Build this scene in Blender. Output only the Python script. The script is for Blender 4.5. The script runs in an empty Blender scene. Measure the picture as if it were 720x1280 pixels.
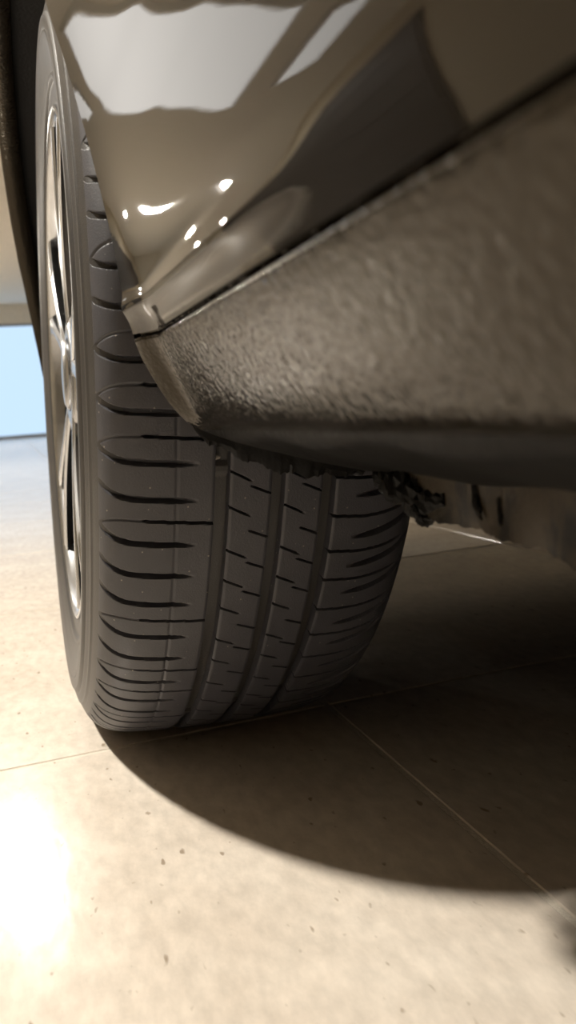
import bpy, bmesh, math, random
import numpy as np
from mathutils import Matrix, Vector

# ---------------------------------------------------------------- camera, world, light, exposure
# World axes follow the car: X = away from the car's flank into the car, Y = along the car, Z = up (metres).
scene = bpy.context.scene
COL = scene.collection
CAM_H = 0.291
cam_data = bpy.data.cameras.new('camera')
cam_data.sensor_fit = 'VERTICAL'
cam_data.sensor_height = 36.0
cam_data.lens = 36.0 * 1010.07 / 1280.0
cam_data.clip_start = 0.01
cam_data.dof.use_dof = True
cam_data.dof.focus_distance = 0.56
cam_data.dof.aperture_fstop = 9.0
cam = bpy.data.objects.new('camera', cam_data)
COL.objects.link(cam)
R_ = Vector((0.942639, -0.325661, -0.07332))
U_ = Vector((0.111761, 0.100923, 0.988597))
F_ = Vector((0.314548, 0.940085, -0.13153))
M = Matrix((R_, U_, -F_)).transposed().to_4x4()
M.translation = Vector((0, 0, CAM_H))
cam.matrix_world = M
scene.camera = cam

world = bpy.data.worlds.new('world')
scene.world = world
world.use_nodes = True
world.node_tree.nodes['Background'].inputs[0].default_value = (0.62, 0.78, 1.0, 1)
world.node_tree.nodes['Background'].inputs[1].default_value = 0.6

vs = scene.view_settings
vs.view_transform = 'Standard'
vs.look = 'None'
vs.gamma = 1.0
vs.use_curve_mapping = False
vs.exposure = 0.55

LAMP_COLOUR = (1.0, 0.94, 0.84)
KEY_POWER = 120.0
LAMP_POWER = 105.0

rng = np.random.default_rng(7)
random.seed(7)

# ---------------------------------------------------------------- materials
def new_mat(name):
    m = bpy.data.materials.new(name)
    m.use_nodes = True
    nt = m.node_tree
    return m, nt, nt.nodes['Principled BSDF']

def nd(nt, kind, **kw):
    n = nt.nodes.new(kind)
    for k, v in kw.items():
        setattr(n, k, v)
    return n

def plain(name, col, rough=0.5, metal=0.0, bump=0.0, scale=200.0, ior=1.5, spec=0.5):
    m, nt, b = new_mat(name)
    b.inputs['Base Color'].default_value = (*col, 1)
    b.inputs['Roughness'].default_value = rough
    b.inputs['Metallic'].default_value = metal
    b.inputs['IOR'].default_value = ior
    b.inputs['Specular IOR Level'].default_value = spec
    tc = nd(nt, 'ShaderNodeTexCoord')
    nz = nd(nt, 'ShaderNodeTexNoise')
    nz.inputs['Scale'].default_value = scale
    nz.inputs['Detail'].default_value = 3
    nt.links.new(tc.outputs['Object'], nz.inputs['Vector'])
    hs = nd(nt, 'ShaderNodeMapRange')
    hs.inputs['To Min'].default_value = 0.82
    hs.inputs['To Max'].default_value = 1.18
    nt.links.new(nz.outputs['Fac'], hs.inputs['Value'])
    mx = nd(nt, 'ShaderNodeMix', data_type='RGBA', blend_type='MULTIPLY')
    mx.inputs[0].default_value = 1.0
    mx.inputs[6].default_value = (*col, 1)
    nt.links.new(hs.outputs['Result'], mx.inputs[7])
    nt.links.new(mx.outputs[2], b.inputs['Base Color'])
    if bump:
        bp = nd(nt, 'ShaderNodeBump')
        bp.inputs['Strength'].default_value = bump
        bp.inputs['Distance'].default_value = 0.002
        nt.links.new(nz.outputs['Fac'], bp.inputs['Height'])
        nt.links.new(bp.outputs['Normal'], b.inputs['Normal'])
    return m

def mat_tile():
    m, nt, b = new_mat('cream_porcelain')
    L = nt.links.new
    geo = nd(nt, 'ShaderNodeNewGeometry')
    oi = nd(nt, 'ShaderNodeObjectInfo')
    n1 = nd(nt, 'ShaderNodeTexNoise'); n1.inputs['Scale'].default_value = 9; n1.inputs['Detail'].default_value = 6; n1.inputs['Roughness'].default_value = 0.65
    mp = nd(nt, 'ShaderNodeMapping'); mp.inputs['Scale'].default_value = (1.0, 0.45, 1.0); mp.inputs['Rotation'].default_value = (0, 0, 0.35)
    n2 = nd(nt, 'ShaderNodeTexNoise'); n2.inputs['Scale'].default_value = 95; n2.inputs['Detail'].default_value = 4; n2.inputs['Roughness'].default_value = 0.6
    n3 = nd(nt, 'ShaderNodeTexNoise'); n3.inputs['Scale'].default_value = 130; n3.inputs['Detail'].default_value = 1.5
    L(geo.outputs['Position'], n1.inputs['Vector'])
    L(geo.outputs['Position'], mp.inputs['Vector'])
    L(mp.outputs['Vector'], n2.inputs['Vector'])
    L(mp.outputs['Vector'], n3.inputs['Vector'])
    r1 = nd(nt, 'ShaderNodeValToRGB')
    r1.color_ramp.elements[0].position = 0.3; r1.color_ramp.elements[0].color = (0.58, 0.505, 0.425, 1)
    r1.color_ramp.elements[1].position = 0.72; r1.color_ramp.elements[1].color = (0.70, 0.63, 0.545, 1)
    L(n1.outputs['Fac'], r1.inputs['Fac'])
    r2 = nd(nt, 'ShaderNodeMapRange'); r2.inputs['From Min'].default_value = 0.3; r2.inputs['From Max'].default_value = 0.7
    r2.inputs['To Min'].default_value = 0.86; r2.inputs['To Max'].default_value = 1.1
    L(n2.outputs['Fac'], r2.inputs['Value'])
    mx = nd(nt, 'ShaderNodeMix', data_type='RGBA', blend_type='MULTIPLY'); mx.inputs[0].default_value = 1
    L(r1.outputs['Color'], mx.inputs[6]); L(r2.outputs['Result'], mx.inputs[7])
    r3 = nd(nt, 'ShaderNodeMapRange'); r3.inputs['From Min'].default_value = 0.69; r3.inputs['From Max'].default_value = 0.76
    L(n3.outputs['Fac'], r3.inputs['Value'])
    mx2 = nd(nt, 'ShaderNodeMix', data_type='RGBA'); mx2.inputs[7].default_value = (0.23, 0.17, 0.11, 1)
    fm = nd(nt, 'ShaderNodeMath', operation='MULTIPLY'); fm.inputs[1].default_value = 0.75
    L(r3.outputs['Result'], fm.inputs[0]); L(fm.outputs[0], mx2.inputs[0]); L(mx.outputs[2], mx2.inputs[6])
    L(mx2.outputs[2], b.inputs['Base Color'])
    b.inputs['Roughness'].default_value = 0.17
    n4 = nd(nt, 'ShaderNodeTexNoise'); n4.inputs['Scale'].default_value = 55; n4.inputs['Detail'].default_value = 3
    L(mp.outputs['Vector'], n4.inputs['Vector'])
    bp = nd(nt, 'ShaderNodeBump'); bp.inputs['Strength'].default_value = 0.22; bp.inputs['Distance'].default_value = 0.0012
    L(n4.outputs['Fac'], bp.inputs['Height']); L(bp.outputs['Normal'], b.inputs['Normal'])
    return m

def mat_rubber(name, col, rough, speck=True):
    m, nt, b = new_mat(name)
    L = nt.links.new
    tc = nd(nt, 'ShaderNodeTexCoord')
    n1 = nd(nt, 'ShaderNodeTexNoise'); n1.inputs['Scale'].default_value = 40; n1.inputs['Detail'].default_value = 5
    L(tc.outputs['Object'], n1.inputs['Vector'])
    r1 = nd(nt, 'ShaderNodeMapRange'); r1.inputs['To Min'].default_value = 0.78; r1.inputs['To Max'].default_value = 1.22
    L(n1.outputs['Fac'], r1.inputs['Value'])
    mx = nd(nt, 'ShaderNodeMix', data_type='RGBA', blend_type='MULTIPLY'); mx.inputs[0].default_value = 1
    mx.inputs[6].default_value = (*col, 1); L(r1.outputs['Result'], mx.inputs[7])
    out = mx.outputs[2]
    if speck:
        v = nd(nt, 'ShaderNodeTexVoronoi'); v.inputs['Scale'].default_value = 170
        L(tc.outputs['Object'], v.inputs['Vector'])
        lt = nd(nt, 'ShaderNodeMath', operation='LESS_THAN'); lt.inputs[1].default_value = 0.095
        L(v.outputs['Distance'], lt.inputs[0])
        sep = nd(nt, 'ShaderNodeSeparateColor'); L(v.outputs['Color'], sep.inputs[0])
        gt = nd(nt, 'ShaderNodeMath', operation='GREATER_THAN'); gt.inputs[1].default_value = 0.70
        L(sep.outputs[0], gt.inputs[0])
        ml = nd(nt, 'ShaderNodeMath', operation='MULTIPLY'); L(lt.outputs[0], ml.inputs[0]); L(gt.outputs[0], ml.inputs[1])
        mx2 = nd(nt, 'ShaderNodeMix', data_type='RGBA'); mx2.inputs[7].default_value = (0.24, 0.22, 0.19, 1)
        L(ml.outputs[0], mx2.inputs[0]); L(out, mx2.inputs[6]); out = mx2.outputs[2]
    L(out, b.inputs['Base Color'])
    b.inputs['Roughness'].default_value = rough
    n2 = nd(nt, 'ShaderNodeTexNoise'); n2.inputs['Scale'].default_value = 900; n2.inputs['Detail'].default_value = 2
    L(tc.outputs['Object'], n2.inputs['Vector'])
    bp = nd(nt, 'ShaderNodeBump'); bp.inputs['Strength'].default_value = 0.25; bp.inputs['Distance'].default_value = 0.0006
    L(n2.outputs['Fac'], bp.inputs['Height']); L(bp.outputs['Normal'], b.inputs['Normal'])
    return m

def mat_paint():
    m, nt, b = new_mat('black_gloss_paint')
    L = nt.links.new
    b.inputs['Base Color'].default_value = (0.013, 0.0105, 0.008, 1)
    b.inputs['Metallic'].default_value = 0.0
    b.inputs['Roughness'].default_value = 0.3
    b.inputs['Specular IOR Level'].default_value = 0.0
    b.inputs['Coat Weight'].default_value = 1.0
    b.inputs['Coat Roughness'].default_value = 0.025
    b.inputs['Coat IOR'].default_value = 1.6
    tc = nd(nt, 'ShaderNodeTexCoord')
    n = nd(nt, 'ShaderNodeTexNoise'); n.inputs['Scale'].default_value = 420; n.inputs['Detail'].default_value = 2
    L(tc.outputs['Object'], n.inputs['Vector'])
    bp = nd(nt, 'ShaderNodeBump'); bp.inputs['Strength'].default_value = 0.02; bp.inputs['Distance'].default_value = 0.0004
    L(n.outputs['Fac'], bp.inputs['Height']); L(bp.outputs['Normal'], b.inputs['Coat Normal'])
    return m

def mat_stoneguard():
    m, nt, b = new_mat('textured_stone_guard')
    L = nt.links.new
    b.inputs['Base Color'].default_value = (0.011, 0.009, 0.0065, 1)
    b.inputs['Roughness'].default_value = 0.09
    b.inputs['IOR'].default_value = 1.38
    b.inputs['Specular Tint'].default_value = (1.0, 0.86, 0.66, 1)
    tc = nd(nt, 'ShaderNodeTexCoord')
    n = nd(nt, 'ShaderNodeTexNoise'); n.inputs['Scale'].default_value = 360; n.inputs['Detail'].default_value = 1.5; n.inputs['Roughness'].default_value = 0.45
    L(tc.outputs['Object'], n.inputs['Vector'])
    bp = nd(nt, 'ShaderNodeBump'); bp.inputs['Strength'].default_value = 0.6; bp.inputs['Distance'].default_value = 0.0008
    L(n.outputs['Fac'], bp.inputs['Height']); L(bp.outputs['Normal'], b.inputs['Normal'])
    return m

def mat_flange():
    m, nt, b = new_mat('scraped_sill_flange')
    L = nt.links.new
    tc = nd(nt, 'ShaderNodeTexCoord')
    n = nd(nt, 'ShaderNodeTexNoise'); n.inputs['Scale'].default_value = 38; n.inputs['Detail'].default_value = 5; n.inputs['Roughness'].default_value = 0.7
    mp = nd(nt, 'ShaderNodeMapping'); mp.inputs['Scale'].default_value = (1, 1.6, 0.7)
    L(tc.outputs['Object'], mp.inputs['Vector']); L(mp.outputs['Vector'], n.inputs['Vector'])
    r = nd(nt, 'ShaderNodeValToRGB')
    r.color_ramp.elements[0].position = 0.40; r.color_ramp.elements[0].color = (0.004, 0.0035, 0.003, 1)
    r.color_ramp.elements[1].position = 0.52; r.color_ramp.elements[1].color = (0.034, 0.025, 0.0145, 1)
    L(n.outputs['Fac'], r.inputs['Fac']); L(r.outputs['Color'], b.inputs['Base Color'])
    b.inputs['Roughness'].default_value = 0.45
    b.inputs['Specular IOR Level'].default_value = 0.25
    bp = nd(nt, 'ShaderNodeBump'); bp.inputs['Strength'].default_value = 0.5; bp.inputs['Distance'].default_value = 0.002
    L(n.outputs['Fac'], bp.inputs['Height']); L(bp.outputs['Normal'], b.inputs['Normal'])
    return m

def mat_emit(name, col, strength):
    m = bpy.data.materials.new(name); m.use_nodes = True
    nt = m.node_tree
    for n in list(nt.nodes): nt.nodes.remove(n)
    o = nd(nt, 'ShaderNodeOutputMaterial'); e = nd(nt, 'ShaderNodeEmission')
    e.inputs[0].default_value = (*col, 1); e.inputs[1].default_value = strength
    nt.links.new(e.outputs[0], o.inputs[0])
    return m

MT = dict(
    tile=mat_tile(),
    grout=plain('pale_grout', (0.62, 0.56, 0.47), 0.85, bump=0.4, scale=600),
    wall=plain('cream_plaster', (0.66, 0.58, 0.44), 0.8, bump=0.1, scale=60),
    ceiling=plain('white_plaster', (0.80, 0.76, 0.68), 0.85, scale=20),
    trim=plain('grey_trim', (0.25, 0.27, 0.31), 0.5),
    door=plain('dark_brown_door', (0.03, 0.025, 0.02), 0.5),
    tread=mat_rubber('tread_rubber', (0.053, 0.052, 0.060), 0.47),
    carcass=mat_rubber('sidewall_rubber', (0.040, 0.037, 0.035), 0.40, speck=False),
    paint=mat_paint(),
    rocker=mat_stoneguard(),
    flange=mat_flange(),
    plastic=plain('black_liner_plastic', (0.014, 0.014, 0.015), 0.6, bump=0.3, scale=300, spec=.25),
    under=plain('underbody_coating', (0.005, 0.0046, 0.0042), 0.5, bump=0.5, scale=150, spec=.1),
    tar=plain('torn_black_sealant', (0.006, 0.0055, 0.005), 0.4, bump=0.3, scale=220, spec=.08),
    alloy=plain('silver_alloy', (0.50, 0.515, 0.54), 0.25, metal=1.0, scale=30),
    barrel=plain('darkened_barrel_metal', (0.05, 0.048, 0.046), 0.4, metal=1.0, scale=60),  # shade in the spoke gaps is put into this darker barrel colour
    steel=plain('dark_steel', (0.20, 0.18, 0.16), 0.4, metal=1.0, scale=120),
    glass=plain('dark_side_glass', (0.01, 0.012, 0.012), 0.05),
    white=plain('white_enamel', (0.8, 0.8, 0.78), 0.4),
    stone=plain('grey_pebble', (0.34, 0.30, 0.26), 0.8, scale=400),
    daylight=mat_emit('frosted_daylight_pane', (0.57, 0.77, 1.0), 0.75),
)

# ---------------------------------------------------------------- helpers
def mesh_np(name, V, faces, mat, parent=None, smooth=True, sharp=None):
    me = bpy.data.meshes.new(name)
    V = np.asarray(V, np.float32)
    if isinstance(faces, np.ndarray):
        nF, k = faces.shape
        me.vertices.add(len(V)); me.vertices.foreach_set('co', V.ravel())
        me.loops.add(nF * k); me.loops.foreach_set('vertex_index', faces.astype(np.int32).ravel())
        me.polygons.add(nF)
        me.polygons.foreach_set('loop_start', np.arange(0, nF * k, k, dtype=np.int32))
        me.polygons.foreach_set('loop_total', np.full(nF, k, np.int32))
        me.update(calc_edges=True)
    else:
        me.from_pydata([tuple(map(float, v)) for v in V], [], faces)
    me.validate()
    me.polygons.foreach_set('use_smooth', np.full(len(me.polygons), smooth, bool))
    me.materials.append(mat)
    if sharp is not None:
        me.set_sharp_from_angle(angle=math.radians(sharp))
    o = bpy.data.objects.new(name, me)
    COL.objects.link(o)
    if parent is not None:
        o.parent = parent
        if parent.type == 'EMPTY':
            o.location = -parent.location
    return o

def grid_faces(n, m, close_n=False, close_m=False, flip=False):
    a = np.arange(n if close_n else n - 1); b = np.arange(m if close_m else m - 1)
    A, B = np.meshgrid(a, b, indexing='ij')
    A2 = (A + 1) % n; B2 = (B + 1) % m
    f = np.stack([A * m + B, A * m + B2, A2 * m + B2, A2 * m + B], -1).reshape(-1, 4)
    return f[:, ::-1] if flip else f

def boxes(name, lst, mat, parent=None, bevel=0.0):
    bm = bmesh.new()
    for (x0, x1, y0, y1, z0, z1) in lst:
        r = bmesh.ops.create_cube(bm, size=1.0)
        for v in r['verts']:
            v.co = Vector(((x0 + x1) / 2 + v.co.x * (x1 - x0), (y0 + y1) / 2 + v.co.y * (y1 - y0), (z0 + z1) / 2 + v.co.z * (z1 - z0)))
    if bevel:
        bmesh.ops.bevel(bm, geom=bm.edges[:], offset=bevel, segments=2, affect='EDGES')
    me = bpy.data.meshes.new(name); bm.to_mesh(me); bm.free()
    me.materials.append(mat)
    o = bpy.data.objects.new(name, me); COL.objects.link(o)
    if parent is not None:
        o.parent = parent
        if parent.type == 'EMPTY': o.location = -parent.location
    return o

def empty(name, loc, label=None, cat=None, group=None):
    o = bpy.data.objects.new(name, None); COL.objects.link(o)
    o.location = loc; o.empty_display_size = 0.1
    tag(o, label, cat, group)
    return o

def tag(o, label=None, cat=None, group=None, kind=None):
    if label: o['label'] = label
    if cat: o['category'] = cat
    if group: o['group'] = group
    if kind: o['kind'] = kind
    return o

def smooth01(x):
    x = np.clip(x, 0, 1); return x * x * (3 - 2 * x)

# ---------------------------------------------------------------- room
X0, X1, Y0, Y1, H = -6.0, 7.0, -5.5, 18.0, 2.75
floor = boxes('floor', [(X0 - .2, X1 + .2, Y0 - .2, Y1 + .2, -0.12, -0.0009)], MT['grout'])
tag(floor, 'pale grout bed under the large cream floor tiles', None, None, 'structure')

TX, TY, TS, GAP = 0.262, 0.7045, 0.60, 0.0042
def tile_mesh(name, rects):
    bm = bmesh.new()
    for (x0, x1, y0, y1) in rects:
        b = 0.0012
        lo = [bm.verts.new((x, y, -0.008)) for x, y in ((x0, y0), (x1, y0), (x1, y1), (x0, y1))]
        mi = [bm.verts.new((x, y, -b)) for x, y in ((x0, y0), (x1, y0), (x1, y1), (x0, y1))]
        hi = [bm.verts.new((x, y, 0)) for x, y in ((x0 + b, y0 + b), (x1 - b, y0 + b), (x1 - b, y1 - b), (x0 + b, y1 - b))]
        bm.faces.new(hi)
        for i in range(4):
            j = (i + 1) % 4
            bm.faces.new((lo[i], lo[j], mi[j], mi[i])); bm.faces.new((mi[i], mi[j], hi[j], hi[i]))
    me = bpy.data.meshes.new(name); bm.to_mesh(me); bm.free()
    me.materials.append(MT['tile'])
    return me
hs = TS / 2 - GAP / 2
one = tile_mesh('tile', [(-hs, hs, -hs, hs)])
far = []
i0, i1 = int((X0 - TX) // TS) + 1, int((X1 - TX) // TS)
j0, j1 = int((Y0 - TY) // TS) + 1, int((Y1 - TY) // TS)
for i in range(i0 - 1, i1 + 1):
    for j in range(j0 - 1, j1 + 1):
        cx, cy = TX + (i + .5) * TS, TY + (j + .5) * TS
        if -3.0 < cx < 4.5 and -0.6 < cy < 9.5:
            o = bpy.data.objects.new('tile', one); COL.objects.link(o)
            o.location = (cx, cy, 0); o.parent = floor
        else:
            far.append((max(cx - hs, X0), min(cx + hs, X1), max(cy - hs, Y0), min(cy + hs, Y1)))
o = bpy.data.objects.new('tile_field', tile_mesh('tile_field', far)); COL.objects.link(o); o.parent = floor; o['kind'] = 'stuff'

W = 0.2
tag(boxes('ceiling', [(X0 - W, X1 + W, Y0 - W, Y1 + W, H, H + .15)], MT['ceiling']), 'smooth off white ceiling above the car', kind='structure')
tag(boxes('wall_left', [(X0 - W, X0, Y0 - W, Y1 + W, -.1, H)], MT['wall']), 'cream plaster wall beside the parking bay', kind='structure')
tag(boxes('wall_right', [(X1, X1 + W, Y0 - W, Y1 + W, -.1, H)], MT['wall']), 'cream plaster wall on the far side of the car', kind='structure')
tag(boxes('wall_rear', [(X0, X1, Y0 - W, Y0, -.1, H)], MT['wall']), 'cream plaster wall at the closed end of the room', kind='structure')
GX0, GX1, GZ = -2.8, 3.2, 2.36
tag(boxes('wall_front', [(X0, GX0, Y1, Y1 + W, -.1, H), (GX1, X1, Y1, Y1 + W, -.1, H), (GX0, GX1, Y1, Y1 + W, GZ, H)], MT['ceiling']),
    'cream plaster end wall around the blue glazed opening', kind='structure')
win = boxes('window_1', [(GX0, GX1, Y1 - .04, Y1 + .1, 0, .07), (GX0, GX1, Y1 - .01, Y1 + .1, GZ - .05, GZ),
                         (GX0, GX0 + .06, Y1 - .01, Y1 + .1, 0, GZ), (GX1 - .06, GX1, Y1 - .01, Y1 + .1, 0, GZ)], MT['trim'])
tag(win, 'wide frosted glazing glowing pale blue at the far end', kind='structure')
for k in range(3):
    a = GX0 + .06 + k * (GX1 - GX0 - .12) / 3
    bpane = boxes('pane', [(a + .002, a + (GX1 - GX0 - .12) / 3 - .002, Y1 + .03, Y1 + .045, .07, GZ - .05)], MT['daylight'], win)
dr = boxes('added_door_1', [(X0 + .001, X0 + .05, 8.5, 15.6, 0.0, 2.25)], MT['door'])  # unseen door, added and sized to darken the reflection in the paint
tag(dr, 'wide dark brown door added in the side wall for the paint reflection', kind='structure')
for k in range(5):
    boxes('panel', [(X0 + .05, X0 + .07, 8.6, 15.5, .08 + k * .43, .47 + k * .43)], MT['door'], dr)

# ---------------------------------------------------------------- ceiling downlights
def downlight(x, y, power, r, label, group):
    e = empty('ceiling_downlight_offscreen', (x, y, H), label, 'ceiling lamp', group)
    n = 40; a = np.linspace(0, 2 * np.pi, n, endpoint=False)
    prof = [(r * 1.30, 0.0), (r * 1.28, -.008), (r * 1.05, -.012), (r * 1.0, -.006)]
    V = np.array([[x + q * math.cos(t), y + q * math.sin(t), H + z] for q, z in prof for t in a])
    mesh_np('trim_ring', V, grid_faces(len(prof), n, close_m=True), MT['white'], e)
    V = [[x + r * math.cos(t), y + r * math.sin(t), H - .0065] for t in a]
    area = math.pi * r * r
    mesh_np('diffuser_offscreen', V, [list(range(n))[::-1]], mat_emit('lamp_glow', LAMP_COLOUR, power / (math.pi * area)), e, smooth=False)
downlight(-1.20, 1.28, KEY_POWER, 0.10, 'warm white downlight in the ceiling beside the parked car', None)
# the lamp mirrored in the floor tile and the two mirrored in the body panel
for (x, y, l) in [(-0.22, 5.45, 'warm white downlight whose reflection glints in the cream floor tile'),
                  (-2.75, 11.8, 'warm white downlight whose glint sits low on the painted body panel'),
                  (-4.3, 12.7, 'warm white downlight near the added dark door, mirrored in the body panel')]:
    downlight(x, y, LAMP_POWER * (.35 if y < 6 else 1.0), 0.085, l, None)

# backlit ceiling light boxes
GLOW = mat_emit('light_box_glow', (1.0, .95, .88), 1.3)
def light_box(xa, xb, ya, yb, label, glow=GLOW):
    e = empty('ceiling_light_box_offscreen', ((xa + xb) / 2, (ya + yb) / 2, H), label, 'ceiling lamp')
    f = .05
    boxes('frame', [(xa - f, xb + f, ya - f, ya, H - f, H), (xa - f, xb + f, yb, yb + f, H - f, H), (xa - f, xa, ya, yb, H - f, H), (xb, xb + f, ya, yb, H - f, H)], MT['white'], e)
    boxes('diffuser_offscreen', [(xa, xb, ya, yb, H - .04, H - .001)], glow, e)
light_box(-2.55, -.6, 5.7, 7.65, 'wide white backlit light box flush under the ceiling')
light_box(-3.75, -3.15, 6.2, 7.65, 'narrow white backlit light box under the ceiling near the wall')

# ---------------------------------------------------------------- the car
CAR = empty('car', (0.9, 0.4, 0.0), 'glossy dark brown car with silver alloy wheel and textured lower sill on cream tiles', 'car')

# --- wheel frame
TR = 0.3406
SQ = 0.012
WC = np.array([0.1644, 0.8109, TR - SQ])
toe, camber = math.radians(0.5), math.radians(-3.28)
HD = np.array([math.sin(toe), math.cos(toe), 0.0])
AX = np.array([math.cos(toe), -math.sin(toe), 0.0]) * math.cos(camber) + np.array([0, 0, 1.0]) * math.sin(camber)
UP = np.cross(AX, HD)

def wheel_pos(u, rho, phi):
    u = np.asarray(u)[..., None]; rho = np.asarray(rho)[..., None]; phi = np.asarray(phi)[..., None]
    return WC + u * AX + rho * (np.cos(phi) * HD + np.sin(phi) * UP)

RIM_R = 0.229
# half profile of the tyre from the crown outwards: (lateral, drop from the tread radius)
HP = [(0, 0), (.02, .0001), (.04, .0006), (.06, .0016), (.078, .0034), (.090, .0062), (.099, .0108), (.1055, .0172), (.110, .0255),
      (.1138, .0350), (.1170, .044), (.1180, .052), (.1170, .062), (.1150, .070), (.1130, .078)]
def cat(points, n):
    P = np.array(points, float); P = np.vstack([2 * P[0] - P[1], P, 2 * P[-1] - P[-2]])
    out = []
    for i in range(1, len(P) - 2):
        t = np.linspace(0, 1, n, endpoint=False)[:, None]
        a, b, c, d = P[i - 1], P[i], P[i + 1], P[i + 2]
        out.append(0.5 * (2 * b + (c - a) * t + (2 * a - 5 * b + 4 * c - d) * t ** 2 + (3 * b - a - 3 * c + d) * t ** 3))
    return np.vstack(out + [P[-2:-1]])
hp = cat(HP, 14)
hs_len = np.concatenate([[0], np.cumsum(np.hypot(np.diff(hp[:, 0]), np.diff(hp[:, 1])))])
def prof(s):
    """signed arc length across the tread -> lateral u, drop, outward normal (nu, nr)"""
    a = np.abs(s); u = np.interp(a, hs_len, hp[:, 0]); d = np.interp(a, hs_len, hp[:, 1])
    e = 1e-3
    du = np.interp(a + e, hs_len, hp[:, 0]) - np.interp(np.maximum(a - e, 0), hs_len, hp[:, 0])
    dd = np.interp(a + e, hs_len, hp[:, 1]) - np.interp(np.maximum(a - e, 0), hs_len, hp[:, 1])
    l = np.hypot(du, dd) + 1e-12
    return np.sign(s) * u, d, np.sign(s) * dd / l, du / l

def squash(phi, u):
    """lift that flattens the tread on the floor"""
    z = wheel_pos(u, TR - np.interp(np.abs(u), hp[:, 0], hp[:, 1]) * (np.abs(u) < .09) - (np.abs(u) >= .09) * .0062, phi)[..., 2]
    return np.maximum(0.0004 - z, 0)

def tyre_point(s, phi, depth):
    u, d, nu, nr = prof(s)
    rho = TR - d - depth * nr
    uu = u - depth * nu
    P = wheel_pos(uu, rho, phi)
    w = np.clip((rho - RIM_R) / (TR - RIM_R), 0, 1)
    P[..., 2] += squash(phi, np.clip(u, -.1, .1)) * w ** 1.3
    P[..., 2] = np.maximum(P[..., 2], 0.0004 + np.minimum(depth, .0075) * .8)
    return P

# around the tyre: fine where the tread faces the camera
fine = np.arange(math.radians(104), math.radians(276), 0.00062 / TR)
coarse = np.arange(math.radians(276), math.radians(464), 0.004 / TR)
PHI = np.concatenate([fine, coarse])
ARC = TR * (math.pi - PHI)            # arc length, rising towards the top of the tyre seen from behind
NPH = len(PHI)
LOOP = 2 * math.pi * TR

# pitch sequence (metres): long pitches carry a fine extra sipe
seq = []
base = ['S', 'L', 'S', 'L', 'L', 'L', 'S', 'L', 'S', 'S', 'L', 'S', 'L', 'L', 'S', 'L', 'S', 'L', 'S', 'S', 'L', 'L']
while len(seq) < 78: seq.append(base[len(seq) % len(base)])
raw = np.array([.0305 if k == 'L' else .0235 for k in seq]); raw *= LOOP / raw.sum()
starts = 0.098 - np.concatenate([[0], np.cumsum(raw)[:-1]])   # going down the tread

def wrap(a):
    return (a + LOOP / 2) % LOOP - LOOP / 2

def carve(D, S, yc, width, depth, s0, s1, taper0=.006, taper1=.006):
    """carve a slit along y = yc(s) for s in [s0, s1] into the depth field D (phi, s)"""
    m = (S >= s0 - 1e-6) & (S <= s1 + 1e-6)
    if not m.any(): return
    cols = np.where(m)[0]
    s = S[cols]; y = yc(s)
    g = np.gradient(y, s) if len(s) > 2 else np.zeros_like(s)
    lo, hi = y.min() - .004, y.max() + .004
    a = wrap(ARC - (lo + hi) / 2)
    rows = np.where(np.abs(a) <= (hi - lo) / 2 + .003)[0]
    if not len(rows): return
    env = np.minimum(smooth01((s - s0) / taper0 + .15) if taper0 else 1, smooth01((s1 - s) / taper1 + .15) if taper1 else 1)
    dist = np.abs(wrap(ARC[rows][:, None] - y[None, :])) / np.sqrt(1 + g[None, :] ** 2)
    w = width * (0.45 + 0.55 * env)[None, :]
    cut = depth * env[None, :] * (1 - smooth01((dist - w * .32) / (w * .30 + .0002)))
    D[np.ix_(rows, cols)] = np.maximum(D[np.ix_(rows, cols)], cut)

G1, G2, G3, GW = -.0363, 0.0, .0347, .0047
TYRE_PARENT = None

# carcass: groove floors and sidewalls, bead to bead
SMAX = hs_len[-1]
sc = np.concatenate([np.linspace(-SMAX, -.112, 64), np.linspace(-.108, .108, 90), np.linspace(.112, SMAX, 14)])
phi_c = np.concatenate([np.arange(math.radians(104), math.radians(276), .0018 / TR), np.arange(math.radians(276), math.radians(464), .006 / TR)])
PC, SC = np.meshgrid(phi_c, sc, indexing='ij')
dep = .0078 * (1 - smooth01((np.abs(SC) - .088) / .03))
# wear bars
arc_c = TR * (math.pi - PC)
for g in (G1, G2, G3):
    for k in range(8):
        y = -.06 - k * LOOP / 8 + (g * .5)
        dep -= .0018 * (np.abs(wrap(arc_c - y)) < .004) * (np.abs(SC - g) < .008)
for c, w, dd in ((.1365, .0013, .0010), (.1405, .0012, -.0007), (.1270, .0016, -.0006), (.1500, .0008, .0006)):
    dep += dd * (1 - smooth01((np.abs(SC + c) - w * .5) / (w * .6)))
Vt = tyre_point(SC, PC, dep)
# sidewall rings down to the bead
side_o = [(-.1128, .0785), (-.1118, .0825), (-.1112, .0840), (-.1122, .0850), (-.1124, .0875), (-.1115, .0895), (-.1100, .0905), (-.1090, .0950), (-.1085, .1010), (-.1075, .1060), (-.1055, .1100), (-.0985, .1125)]
ringsL, ringsR = [], []
for u, d in side_o:
    for sgn, lst in ((1, ringsL), (-1, ringsR)):
        P = wheel_pos(np.full_like(phi_c, u * sgn), np.full_like(phi_c, TR - d), phi_c)
        w = max(0, (TR - d - RIM_R) / (TR - RIM_R))
        P[:, 2] += squash(phi_c, np.full_like(phi_c, .1 * np.sign(u * sgn))) * w ** 1.3
        lst.append(P)
full = np.concatenate([np.stack(ringsL[::-1], 1), Vt, np.stack(ringsR, 1)], 1)
tyre = mesh_np('tire', full.reshape(-1, 3), grid_faces(full.shape[0], full.shape[1], close_n=True), MT['carcass'], CAR, sharp=50)
tyre['label'] = 'black radial tire with four worn tread ribs'

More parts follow.
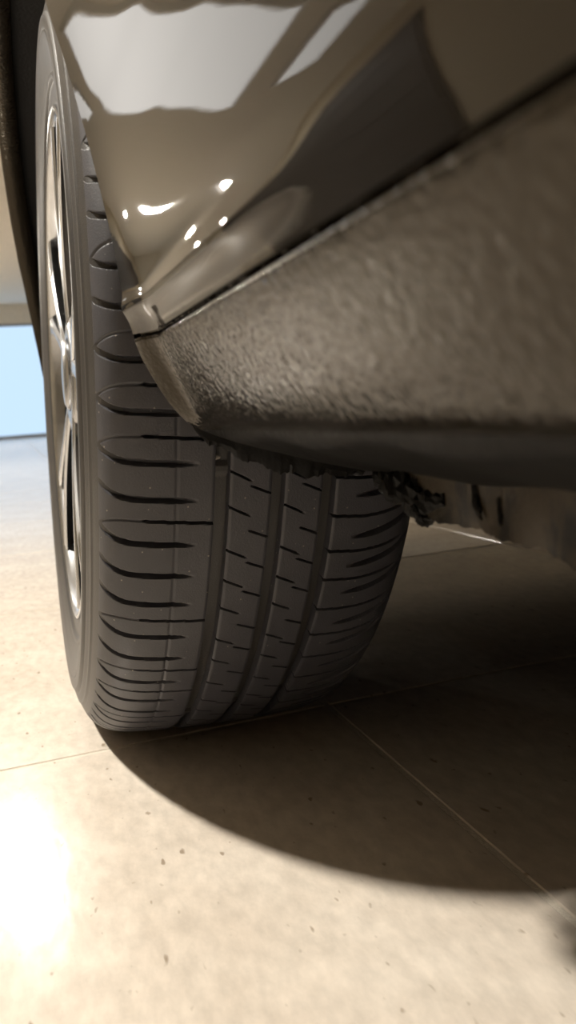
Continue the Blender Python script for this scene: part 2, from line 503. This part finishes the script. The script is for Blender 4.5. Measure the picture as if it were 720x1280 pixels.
def rib(sa, sb, step, carver, open_a=True, open_b=True):
    n = int(round((sb - sa) / step)) + 1
    S = np.linspace(sa, sb, n)
    D = np.zeros((NPH, n))
    carver(D, S)
    # rounded rib edges and side walls down into the grooves
    Pm, Sm = np.meshgrid(PHI, S, indexing='ij')
    if open_a: D += .0006 * (1 - smooth01((Sm - sa) / .0016))
    if open_b: D += .0006 * (1 - smooth01((sb - Sm) / .0016))
    V = tyre_point(Sm, Pm, D)
    cols = [V]
    if open_a:
        cols.insert(0, tyre_point(np.full((NPH, 1), sa - .0005), PHI[:, None], np.maximum(np.full((NPH, 1), .0082), D[:, :1] + .002)))
    if open_b:
        cols.append(tyre_point(np.full((NPH, 1), sb + .0005), PHI[:, None], np.maximum(np.full((NPH, 1), .0082), D[:, -1:] + .002)))
    V = np.concatenate(cols, 1)
    return mesh_np('tread_rib', V.reshape(-1, 3), grid_faces(NPH, V.shape[1], close_n=True), MT['tread'], tyre, sharp=40)

TIP = -.1165     # where the shoulder slits end on the outer shoulder
def carve_outer(D, S):
    for y0, p, k in zip(starts, raw, seq):
        hook = lambda s, y0=y0: y0 + .0080 * np.clip((-.088 - s) / .0285, 0, 1) ** 2.4 - .0012 * np.clip((s + .088) / .04, 0, 1)
        carve(D, S, hook, .0032, .0056, TIP, -.052, .004, .016)
        if k == 'L':
            y1 = y0 - p * .47
            thin = lambda s, y1=y1: y1 - .05 * (s + .085)
            carve(D, S, thin, .0014, .0052, -.086, -.040, .004, 0)
            arcn = lambda s, y1=y1: y1 - .0080 * np.clip((-.088 - s) / .0285, 0, 1) ** 2.6
            carve(D, S, arcn, .0013, .0008, TIP, -.086, .002, 0)
        # mould line
    m = np.abs(S + .0645) < .0007
    D[:, m] = np.maximum(D[:, m], .0005)
def carve_mid(ga, gb):
    def f(D, S):
        mid = (ga + gb) / 2
        for y0, p in zip(starts, raw):
            l = lambda s, y0=y0: y0 - .006 - .50 * (s - ga)
            carve(D, S, l, .0008, .003, ga, ga + .0145, 0, .004)
            q = lambda s, y0=y0, p=p: y0 + .002 - .42 * (s - gb) - .0
            carve(D, S, q, .0008, .003, gb - .0140, gb, .004, 0)
    return f
def carve_inner(D, S):
    for y0, p, k in zip(starts, raw, seq):
        t = lambda s, y0=y0, p=p: y0 - p * .55 - .08 * (s - .04) + 5.5 * np.clip(s - .055, 0, 1) ** 2
        carve(D, S, t, .0014, .0050, .0394, .098, 0, .01)
        w = lambda s, y0=y0: y0 - .003 + 6.5 * np.clip(s - .055, 0, 1) ** 2
        carve(D, S, w, .0038, .0054, .055, .1165, .02, .004)
rib(-.1185, G1 - GW, .00085, carve_outer, open_a=True)
rib(G1 + GW, G2 - GW * .95, .00080, carve_mid(G1 + GW, G2 - GW))
rib(G2 + GW * .95, G3 - GW, .00080, carve_mid(G2 + GW, G3 - GW))
rib(G3 + GW, .1185, .00085, carve_inner, open_b=True)

# --- alloy wheel
na = 120
pa = np.linspace(0, 2 * np.pi, na, endpoint=False)
def wheel_lathe(name, profile, mat, parent, sharp=35, n=na):
    a = np.linspace(0, 2 * np.pi, n, endpoint=False)
    V = np.stack([wheel_pos(np.full(n, u), np.full(n, q), a) for u, q in profile], 0)
    return mesh_np(name, V.reshape(-1, 3), grid_faces(len(profile), n, close_m=True), mat, parent, sharp=sharp)
barrel = wheel_lathe('alloy_wheel', [(-.097, .2315), (-.1055, .2335), (-.1108, .2325), (-.1115, .2305), (-.1102, .2275), (-.1055, .2240), (-.097, .2225), (-.095, .2265), (-.097, .2315)], MT['alloy'], CAR)
wheel_lathe('rim_barrel', [(-.097, .2224), (-.080, .2150), (-.05, .2050), (.02, .1980), (.09, .204), (.105, .225), (.108, .232), (.104, .233), (.09, .214), (.02, .207), (-.05, .213), (-.09, .223), (-.0955, .2262)], MT['barrel'], barrel)
barrel['label'] = 'silver alloy rim with slim twin spokes'
def spoke(ang, tilt):
    """a tapered twin-spoke arm from hub to rim"""
    N, K = 18, 10
    rows = []
    for i in range(N):
        t = i / (N - 1)
        q = .040 + t * (.2235 - .040)
        a0 = ang + tilt * (t ** 1.1)
        wdt = (.0095 - .0030 * math.sin(math.pi * min(t * 1.1, 1)) + .004 * max(0, t - .85) / .15)
        front = -.1040 - .0060 * t ** .8 - .0015 * math.sin(math.pi * t)
        back = front + .011
        sec = []
        for k in range(K):
            c = 2 * math.pi * k / K
            cu, cw = math.cos(c), math.sin(c)
            cu = math.copysign(abs(cu) ** .55, cu); cw = math.copysign(abs(cw) ** .55, cw)
            u = (front + back) / 2 - (back - front) / 2 * cu
            off = wdt * cw * (1.0 if cu > 0 else .72) * .9
            sec.append((u, off))
        for u, off in sec:
            rho = math.hypot(q, off); ph = a0 + math.atan2(off, q)
            rows.append(wheel_pos(u, rho, ph))
    V = np.array(rows)
    F = [tuple(f) for f in grid_faces(N, K, close_m=True)] + [tuple(range(K))[::-1], tuple(range((N - 1) * K, N * K))]
    return mesh_np('spoke', V, F, MT['alloy'], barrel, sharp=45)
for k in range(5):
    for sgn in (-1, 1):
        spoke(math.radians(90 + 12 + 72 * k) + sgn * math.radians(3), sgn * math.radians(9))
wheel_lathe('hub', [(-.060, .070), (-.096, .066), (-.103, .056), (-.105, .044), (-.1045, .035), (-.060, .034)], MT['alloy'], barrel)
wheel_lathe('centre_cap', [(-.085, .0335), (-.1065, .0330), (-.109, .028), (-.1102, .012), (-.1104, .0005)], MT['alloy'], barrel)
for k in range(5):
    a = math.radians(90 + 12 + 36 + 72 * k); c = wheel_pos(-.094, .055, a)
    V = []; n = 6
    for u, q in ((.010, .010), (-.006, .010), (-.008, .008), (-.008, .0004)):
        for i in range(n):
            b = 2 * math.pi * i / n
            V.append(c + u * AX + q * (math.cos(b) * HD + math.sin(b) * UP))
    mesh_np('wheel_bolt', V, grid_faces(4, n, close_m=True), MT['steel'], barrel, smooth=False)
wheel_lathe('light_block_plate', [(-.004, .0005), (-.004, .194), (.002, .1965), (.006, .195), (.006, .0005)], MT['under'], CAR)  # unseen closed disc, added to stop light leaking through the wheel
wheel_lathe('brake_disc', [(-.030, .05), (-.030, .140), (-.008, .140), (-.008, .05)], MT['steel'], CAR)

# --- flank of the body: distance from the camera's side plane as a function of height
RA = 0.385
ZC = WC[2]; YC = WC[1]
LIPZ = [.20, .272, .2806, .286, .298, .316, .326, .334, .345, .356, .366, .381, .396, .408, .43, .445, .475, .508, .56, .62, .70, .80, .90, .97, 1.03, 1.06]
LIPX = [.14, .112, .0980, .0900, .0805, .0710, .0672, .0655, .0640, .0625, .0615, .0602, .0586, .0572, .0548, .0528, .0492, .0448, .0395, .0350, .0310, .0300, .036, .050, .085, .14]
_lip = cat(list(zip(LIPZ, LIPX)), 12)
def lip_x(z): return np.interp(z, _lip[:, 0], _lip[:, 1])
AMZ = [.27, .2806, .30, .316, .332, .36, .42, .52, .70]
AMA = [.004, .0055, .0088, .0096, .0084, .0056, .0066, .0095, .0110]
AWZ = [.27, .30, .332, .40, .50, .70]
AWW = [.006, .007, .012, .036, .060, .07]
_am = cat(list(zip(AMZ, AMA)), 10)
def flank_x(y, z):
    d = np.maximum(np.hypot(y - YC, z - ZC) - RA, 0)
    # below the axle the arch edge is followed horizontally
    a = np.interp(z, _am[:, 0], _am[:, 1]); w = np.interp(z, AWZ, AWW)
    # the far side of the arch stands out a little further, then the corner turns in
    far_ = -.0118 * np.maximum(y - .43, 0) + 1.5 * np.maximum(y - 1.21, 0) ** 2
    ridge = -.0026 * np.exp(-((z - .3455) / .0055) ** 2) * smooth01((y - .15) / .13) * (y < YC)
    m = smooth01((np.asarray(z) - .335) / .03)
    g = (1 - np.exp(-(d / w) ** 2)) * (1 - m) + (1 - np.exp(-1.15 * d / w)) * m
    return lip_x(z) + a * g + far_ + ridge

def arch_y(z, sgn=-1): return YC + sgn * np.sqrt(np.maximum(RA ** 2 - (z - ZC) ** 2, 0))

YR, YF, ZT = -1.3, 1.62, 1.06
def arch_fan(sgn, yend):
    aa = np.concatenate([np.linspace(.55, 12, 46), np.linspace(12.6, 40, 40), np.linspace(41.2, 90, 36)])
    T = np.concatenate([np.linspace(0, .16, 46) ** 1.0, np.linspace(.17, 1, 56)])
    V = np.zeros((len(aa), len(T), 3))
    for i, a in enumerate(aa):
        r = math.radians(a)
        ya, za = YC + sgn * RA * math.cos(r), ZC + RA * math.sin(r)
        if a <= 66:
            yo = yend; f = a / 66; zo = za + (ZT - (ZC + RA * math.sin(math.radians(66)))) * smooth01(np.array((f - .45) / .55)) 
        else:
            f = (a - 66) / 24; yo = yend + (YC - yend) * f; zo = ZT
        y = ya + (yo - ya) * T; z = za + (zo - za) * T
        V[i, :, 1] = y; V[i, :, 2] = z; V[i, :, 0] = flank_x(y, z)
    return V
V = arch_fan(-1, YR)
qp = mesh_np('body_side_panel', V.reshape(-1, 3), grid_faces(V.shape[0], V.shape[1]), MT['paint'], CAR)
qp['label'] = 'glossy dark brown painted body panel beside the wheel arch'
V = arch_fan(1, YF)
bp_ = mesh_np('bumper_corner', V.reshape(-1, 3), grid_faces(V.shape[0], V.shape[1], flip=True), MT['paint'], CAR)
# lower skirt of the bumper side
zz = np.linspace(.20, .3325, 10); tt = np.linspace(0, 1, 12)
V = np.array([[[lip_x(max(z, .29)) - .005 + 1.5 * max(arch_y(z, 1) + (YF - arch_y(z, 1)) * t - 1.21, 0) ** 2, arch_y(z, 1) + (YF - arch_y(z, 1)) * t, z] for t in tt] for z in zz])
mesh_np('bumper_skirt', V.reshape(-1, 3), grid_faces(10, 12, flip=True), MT['rocker'], CAR)
# rolled arch lip turning in towards the wheel
A = np.radians(np.linspace(-8, 188, 150)); depth = [0, .003, .010, .022, .024]; drop = [0, -.0025, -.003, -.003, -.001]
V = np.zeros((len(A), len(depth), 3))
for i, a in enumerate(A):
    for j, (dx, dr_) in enumerate(zip(depth, drop)):
        q = RA + dr_; z = ZC + q * math.sin(a); y = YC - q * math.cos(a)
        V[i, j] = (lip_x(ZC + RA * math.sin(a)) + dx - .0118 * max(y - .43, 0), y, z)
mesh_np('arch_lip', V.reshape(-1, 3), grid_faces(len(A), len(depth)), MT['rocker'], qp)
# wheel housing liner
A = np.radians(np.linspace(-6.5, 188, 60)); xs = [0, .01, .08, .22, .38]
V = np.array([[[x * (.46 - float(lip_x(ZC + RA * math.sin(a))) - .02) / .38 + float(lip_x(ZC + RA * math.sin(a))) + .02 - .0118 * max(YC - RA * math.cos(a) - .43, 0), YC - (RA + .012) * math.cos(a), ZC + (RA + .012) * math.sin(a)] for x in xs] for a in A])
mesh_np('wheel_arch_liner', V.reshape(-1, 3), grid_faces(len(A), len(xs)), MT['plastic'], CAR)
V = np.array([[[.46, YC - q * math.cos(a), ZC + q * math.sin(a)] for q in (.02, RA + .012)] for a in A])
mesh_np('inner_wheel_wall', V.reshape(-1, 3), grid_faces(len(A), 2), MT['plastic'], CAR)

# --- textured rocker below the crease
RZ = np.concatenate([[.3335, .3325, .3312, .3300], np.linspace(.3285, .2806, 34)])
T = np.concatenate([np.linspace(0, .14, 60), np.linspace(.15, 1, 50)])
V = np.zeros((len(RZ), len(T), 3))
for i, z in enumerate(RZ):
    ya = float(arch_y(z)); y = ya + (YR - ya) * T
    V[i, :, 1] = y; V[i, :, 2] = z
    V[i, :, 0] = flank_x(y, np.full_like(y, z)) + (.0028 if i in (0, 1, 2) else 0)
low = [(.1045, .2770), (.112, .2738), (.122, .2705), (.150, .2615), (.178, .2540), (.19, .2515)]
rowsL = []
for X, z in low:
    ya = float(arch_y(.2806)) - .004 * (X - .1) / .08 ; y = ya + (YR - ya) * T
    rowsL.append(np.stack([np.full_like(y, X), y, np.full_like(y, z) + .0012 * np.sin(y * 60)], -1))
UL = np.concatenate([V[-1:], np.stack(rowsL, 0)], 0)
rk = mesh_np('rocker_panel', V.reshape(-1, 3), grid_faces(V.shape[0], V.shape[1], flip=True), MT['rocker'], CAR)
mesh_np('sill_underside', UL.reshape(-1, 3), grid_faces(UL.shape[0], UL.shape[1], flip=True), MT['under'], CAR)
rk['label'] = 'dark textured sill panel curving under the body'

# --- seam flange under the sill with a wavy bent lower edge
FY = np.array([-1.3, -.4, .0, .12, .18, .215, .229, .236, .243, .250, .262, .274, .285, .297, .31, .325, .338, .35, .362])
FZ = np.array([.229, .229, .227, .2265, .2265, .2270, .2276, .2292, .2306, .2312, .2316, .2320, .2316, .2325, .2332, .2340, .236, .238, .2395])
yy = np.concatenate([np.linspace(YR, .12, 30), np.linspace(.122, .362, 150)])
zb = np.interp(yy, FY, FZ) + .0004 * np.sin(yy * 410) + .0003 * np.sin(yy * 900 + 1)
N = 9
front = np.zeros((len(yy), N, 3))
for j in range(N):
    t = j / (N - 1)
    z = .2555 + (zb - .2555) * t
    front[:, j] = np.stack([.180 + .0015 * np.sin(yy * 70) * t + .0022 * t ** 3 * np.sin(yy * 130 + 1), yy, z], -1)
back = front[:, ::-1].copy(); back[..., 0] += .0035
V = np.concatenate([front, back], 1)
mesh_np('seam_flange', V.reshape(-1, 3), grid_faces(len(yy), 2 * N, close_m=True, flip=True), MT['flange'], CAR, sharp=50)['label'] = 'scraped brown seam flange with black smears under the sill'

# --- torn sealant hanging from the flange end
def blob(name, path, mat, seg=14, seed=1, rough=.32, parent=CAR):
    g = np.random.default_rng(seed); rows = []
    P = np.array([p[:3] for p in path]); rad = [p[3] for p in path]
    P = cat(P, 5); rad = np.interp(np.linspace(0, len(rad) - 1, len(P)), np.arange(len(rad)), rad)
    for i, c in enumerate(P):
        tdir = P[min(i + 1, len(P) - 1)] - P[max(i - 1, 0)]; tdir /= np.linalg.norm(tdir) + 1e-9
        a = np.cross(tdir, [1, 0.2, .1]); a /= np.linalg.norm(a); b = np.cross(tdir, a)
        for k in range(seg):
            q = rad[i] * (1 + rough * (g.random() - .5) * 2)
            t = 2 * math.pi * k / seg
            rows.append(c + q * (math.cos(t) * a + math.sin(t) * b * .7))
    n = len(P)
    F = [tuple(f) for f in grid_faces(n, seg, close_m=True)] + [tuple(range(seg)), tuple(range((n - 1) * seg, n * seg))[::-1]]
    return mesh_np(name, rows, F, mat, parent, smooth=False)
def px(lr, zr, X): # lateral/depth and height/depth ratios seen from the camera, at lateral X
    y = X / lr; return (X, y, CAM_H + zr * y)
blob('torn_sealant', [(*px(.470, -.100, .182), .006), (*px(.485, -.112, .182), .009), (*px(.505, -.125, .182), .010), (*px(.525, -.140, .181), .009), (*px(.545, -.150, .181), .006), (*px(.57, -.150, .180), .003)], MT['tar'], seed=3)
blob('torn_sealant', [(*px(.505, -.130, .180), .006), (*px(.520, -.150, .179), .0055), (*px(.530, -.168, .179), .004), (*px(.538, -.176, .179), .0028), (*px(.550, -.173, .179), .001)], MT['tar'], seed=5)
for k, (lr, zr, w) in enumerate([(.615, -.165, .0022), (.655, -.19, .0016)]):
    a = px(lr, zr + .035, .1795); b = px(lr + .004, zr, .1795); c = px(lr + .012, zr - .02, .1795)
    blob('sealant_smear', [(*a, w * .6), (*b, w), (*c, w * .3)], MT['tar'], seg=8, seed=20 + k)
# ragged rubber edge along the end of the sill
ee = np.linspace(0, 1, 70); g = np.random.default_rng(11)
xe = .096 + ee * .098
ze = np.interp(xe, [.096, .1045, .122, .150, .178, .194], [.2812, .277, .2705, .2615, .254, .2505])
ye = .437 - .004 * ee
hang = .004 + .006 * np.sin(ee * 3.1) ** 2 + .0016 * g.random(70) + .0012 * np.sin(ee * 31)
hang[:6] *= np.linspace(.2, 1, 6)
V = np.stack([np.stack([xe, ye - .002, ze + .003], -1), np.stack([xe, ye - .0005, ze - hang * .5], -1), np.stack([xe + .001, ye + .004, ze - hang], -1), np.stack([xe, ye + .006, ze + .003], -1)], 1)
mesh_np('torn_edge_strip', V.reshape(-1, 3), grid_faces(70, 4, close_m=True), MT['tar'], rk, sharp=40)

# --- the rest of the car that blocks light: underbody, glass house, roof, far flank
XR = 1.86
boxes('underbody', [(.186, XR - .1, YR, .37, .262, .30), (.19, .47, .37, .425, .262, .30), (.45, XR - .4, .37, 1.26, .30, .34), (.12, XR - .1, 1.26, YF - .02, .27, .32)], MT['under'], CAR)
boxes('silencer_light_block', [(.17, 1.35, 1.20, 1.58, .15, .275)], MT['under'], CAR, bevel=.04)  # unseen box, added to keep lamp light off the floor under the tail
boxes('far_flank', [(XR - .06, XR, YR, YF, .27, 1.04)], MT['paint'], CAR)
boxes('tail_panel', [(.10, XR - .06, YF - .03, YF, .20, 1.04)], MT['paint'], CAR, bevel=.01)
V = []
ys = [YR, -.4, .6, 1.2, 1.55]
rt = [1.46, 1.46, 1.42, 1.30, 1.08]
V = np.array([[[.14, y, 1.05], [.20, y, 1.05 + (t - 1.05) * .5], [.30, y, t]] for y, t in zip(ys, rt)])
mesh_np('side_window', V.reshape(-1, 3), grid_faces(5, 3, flip=True), MT['glass'], CAR)
V = np.array([[[.29, y, t], [.40, y, t + .03], [.93, y, t + .05], [1.46, y, t + .03], [1.86, y, 1.04]] for y, t in zip(ys, rt)])
mesh_np('roof', V.reshape(-1, 3), grid_faces(5, 5, flip=True), MT['paint'], CAR)

# ---------------------------------------------------------------- pebbles caught in the tread
def pebble(s, y, depth, r, label, seed):
    phi = math.pi - y / TR
    c = tyre_point(np.array([s]), np.array([phi]), np.array([depth]))[0]
    bm = bmesh.new(); bmesh.ops.create_icosphere(bm, subdivisions=2, radius=r)
    g = random.Random(seed)
    for v in bm.verts: v.co = Vector((v.co.x * 1.2, v.co.y, v.co.z * .8)) * (1 + .22 * (g.random() - .5))
    me = bpy.data.meshes.new('pebble'); bm.to_mesh(me); bm.free(); me.materials.append(MT['stone'])
    o = bpy.data.objects.new('pebble', me); COL.objects.link(o); o.location = c
    tag(o, label, 'pebble')
PEB = [(-.066, -.0, .0015, .0022, 'tiny grey pebble wedged in a slit of the shoulder tread rib'),
       (-.0400, -.07, .004, .0022, 'tiny grey pebble caught at the edge of the tire groove')]
for i, (s, y, d, r, l) in enumerate(PEB): pebble(s, y, d, r, l, i)
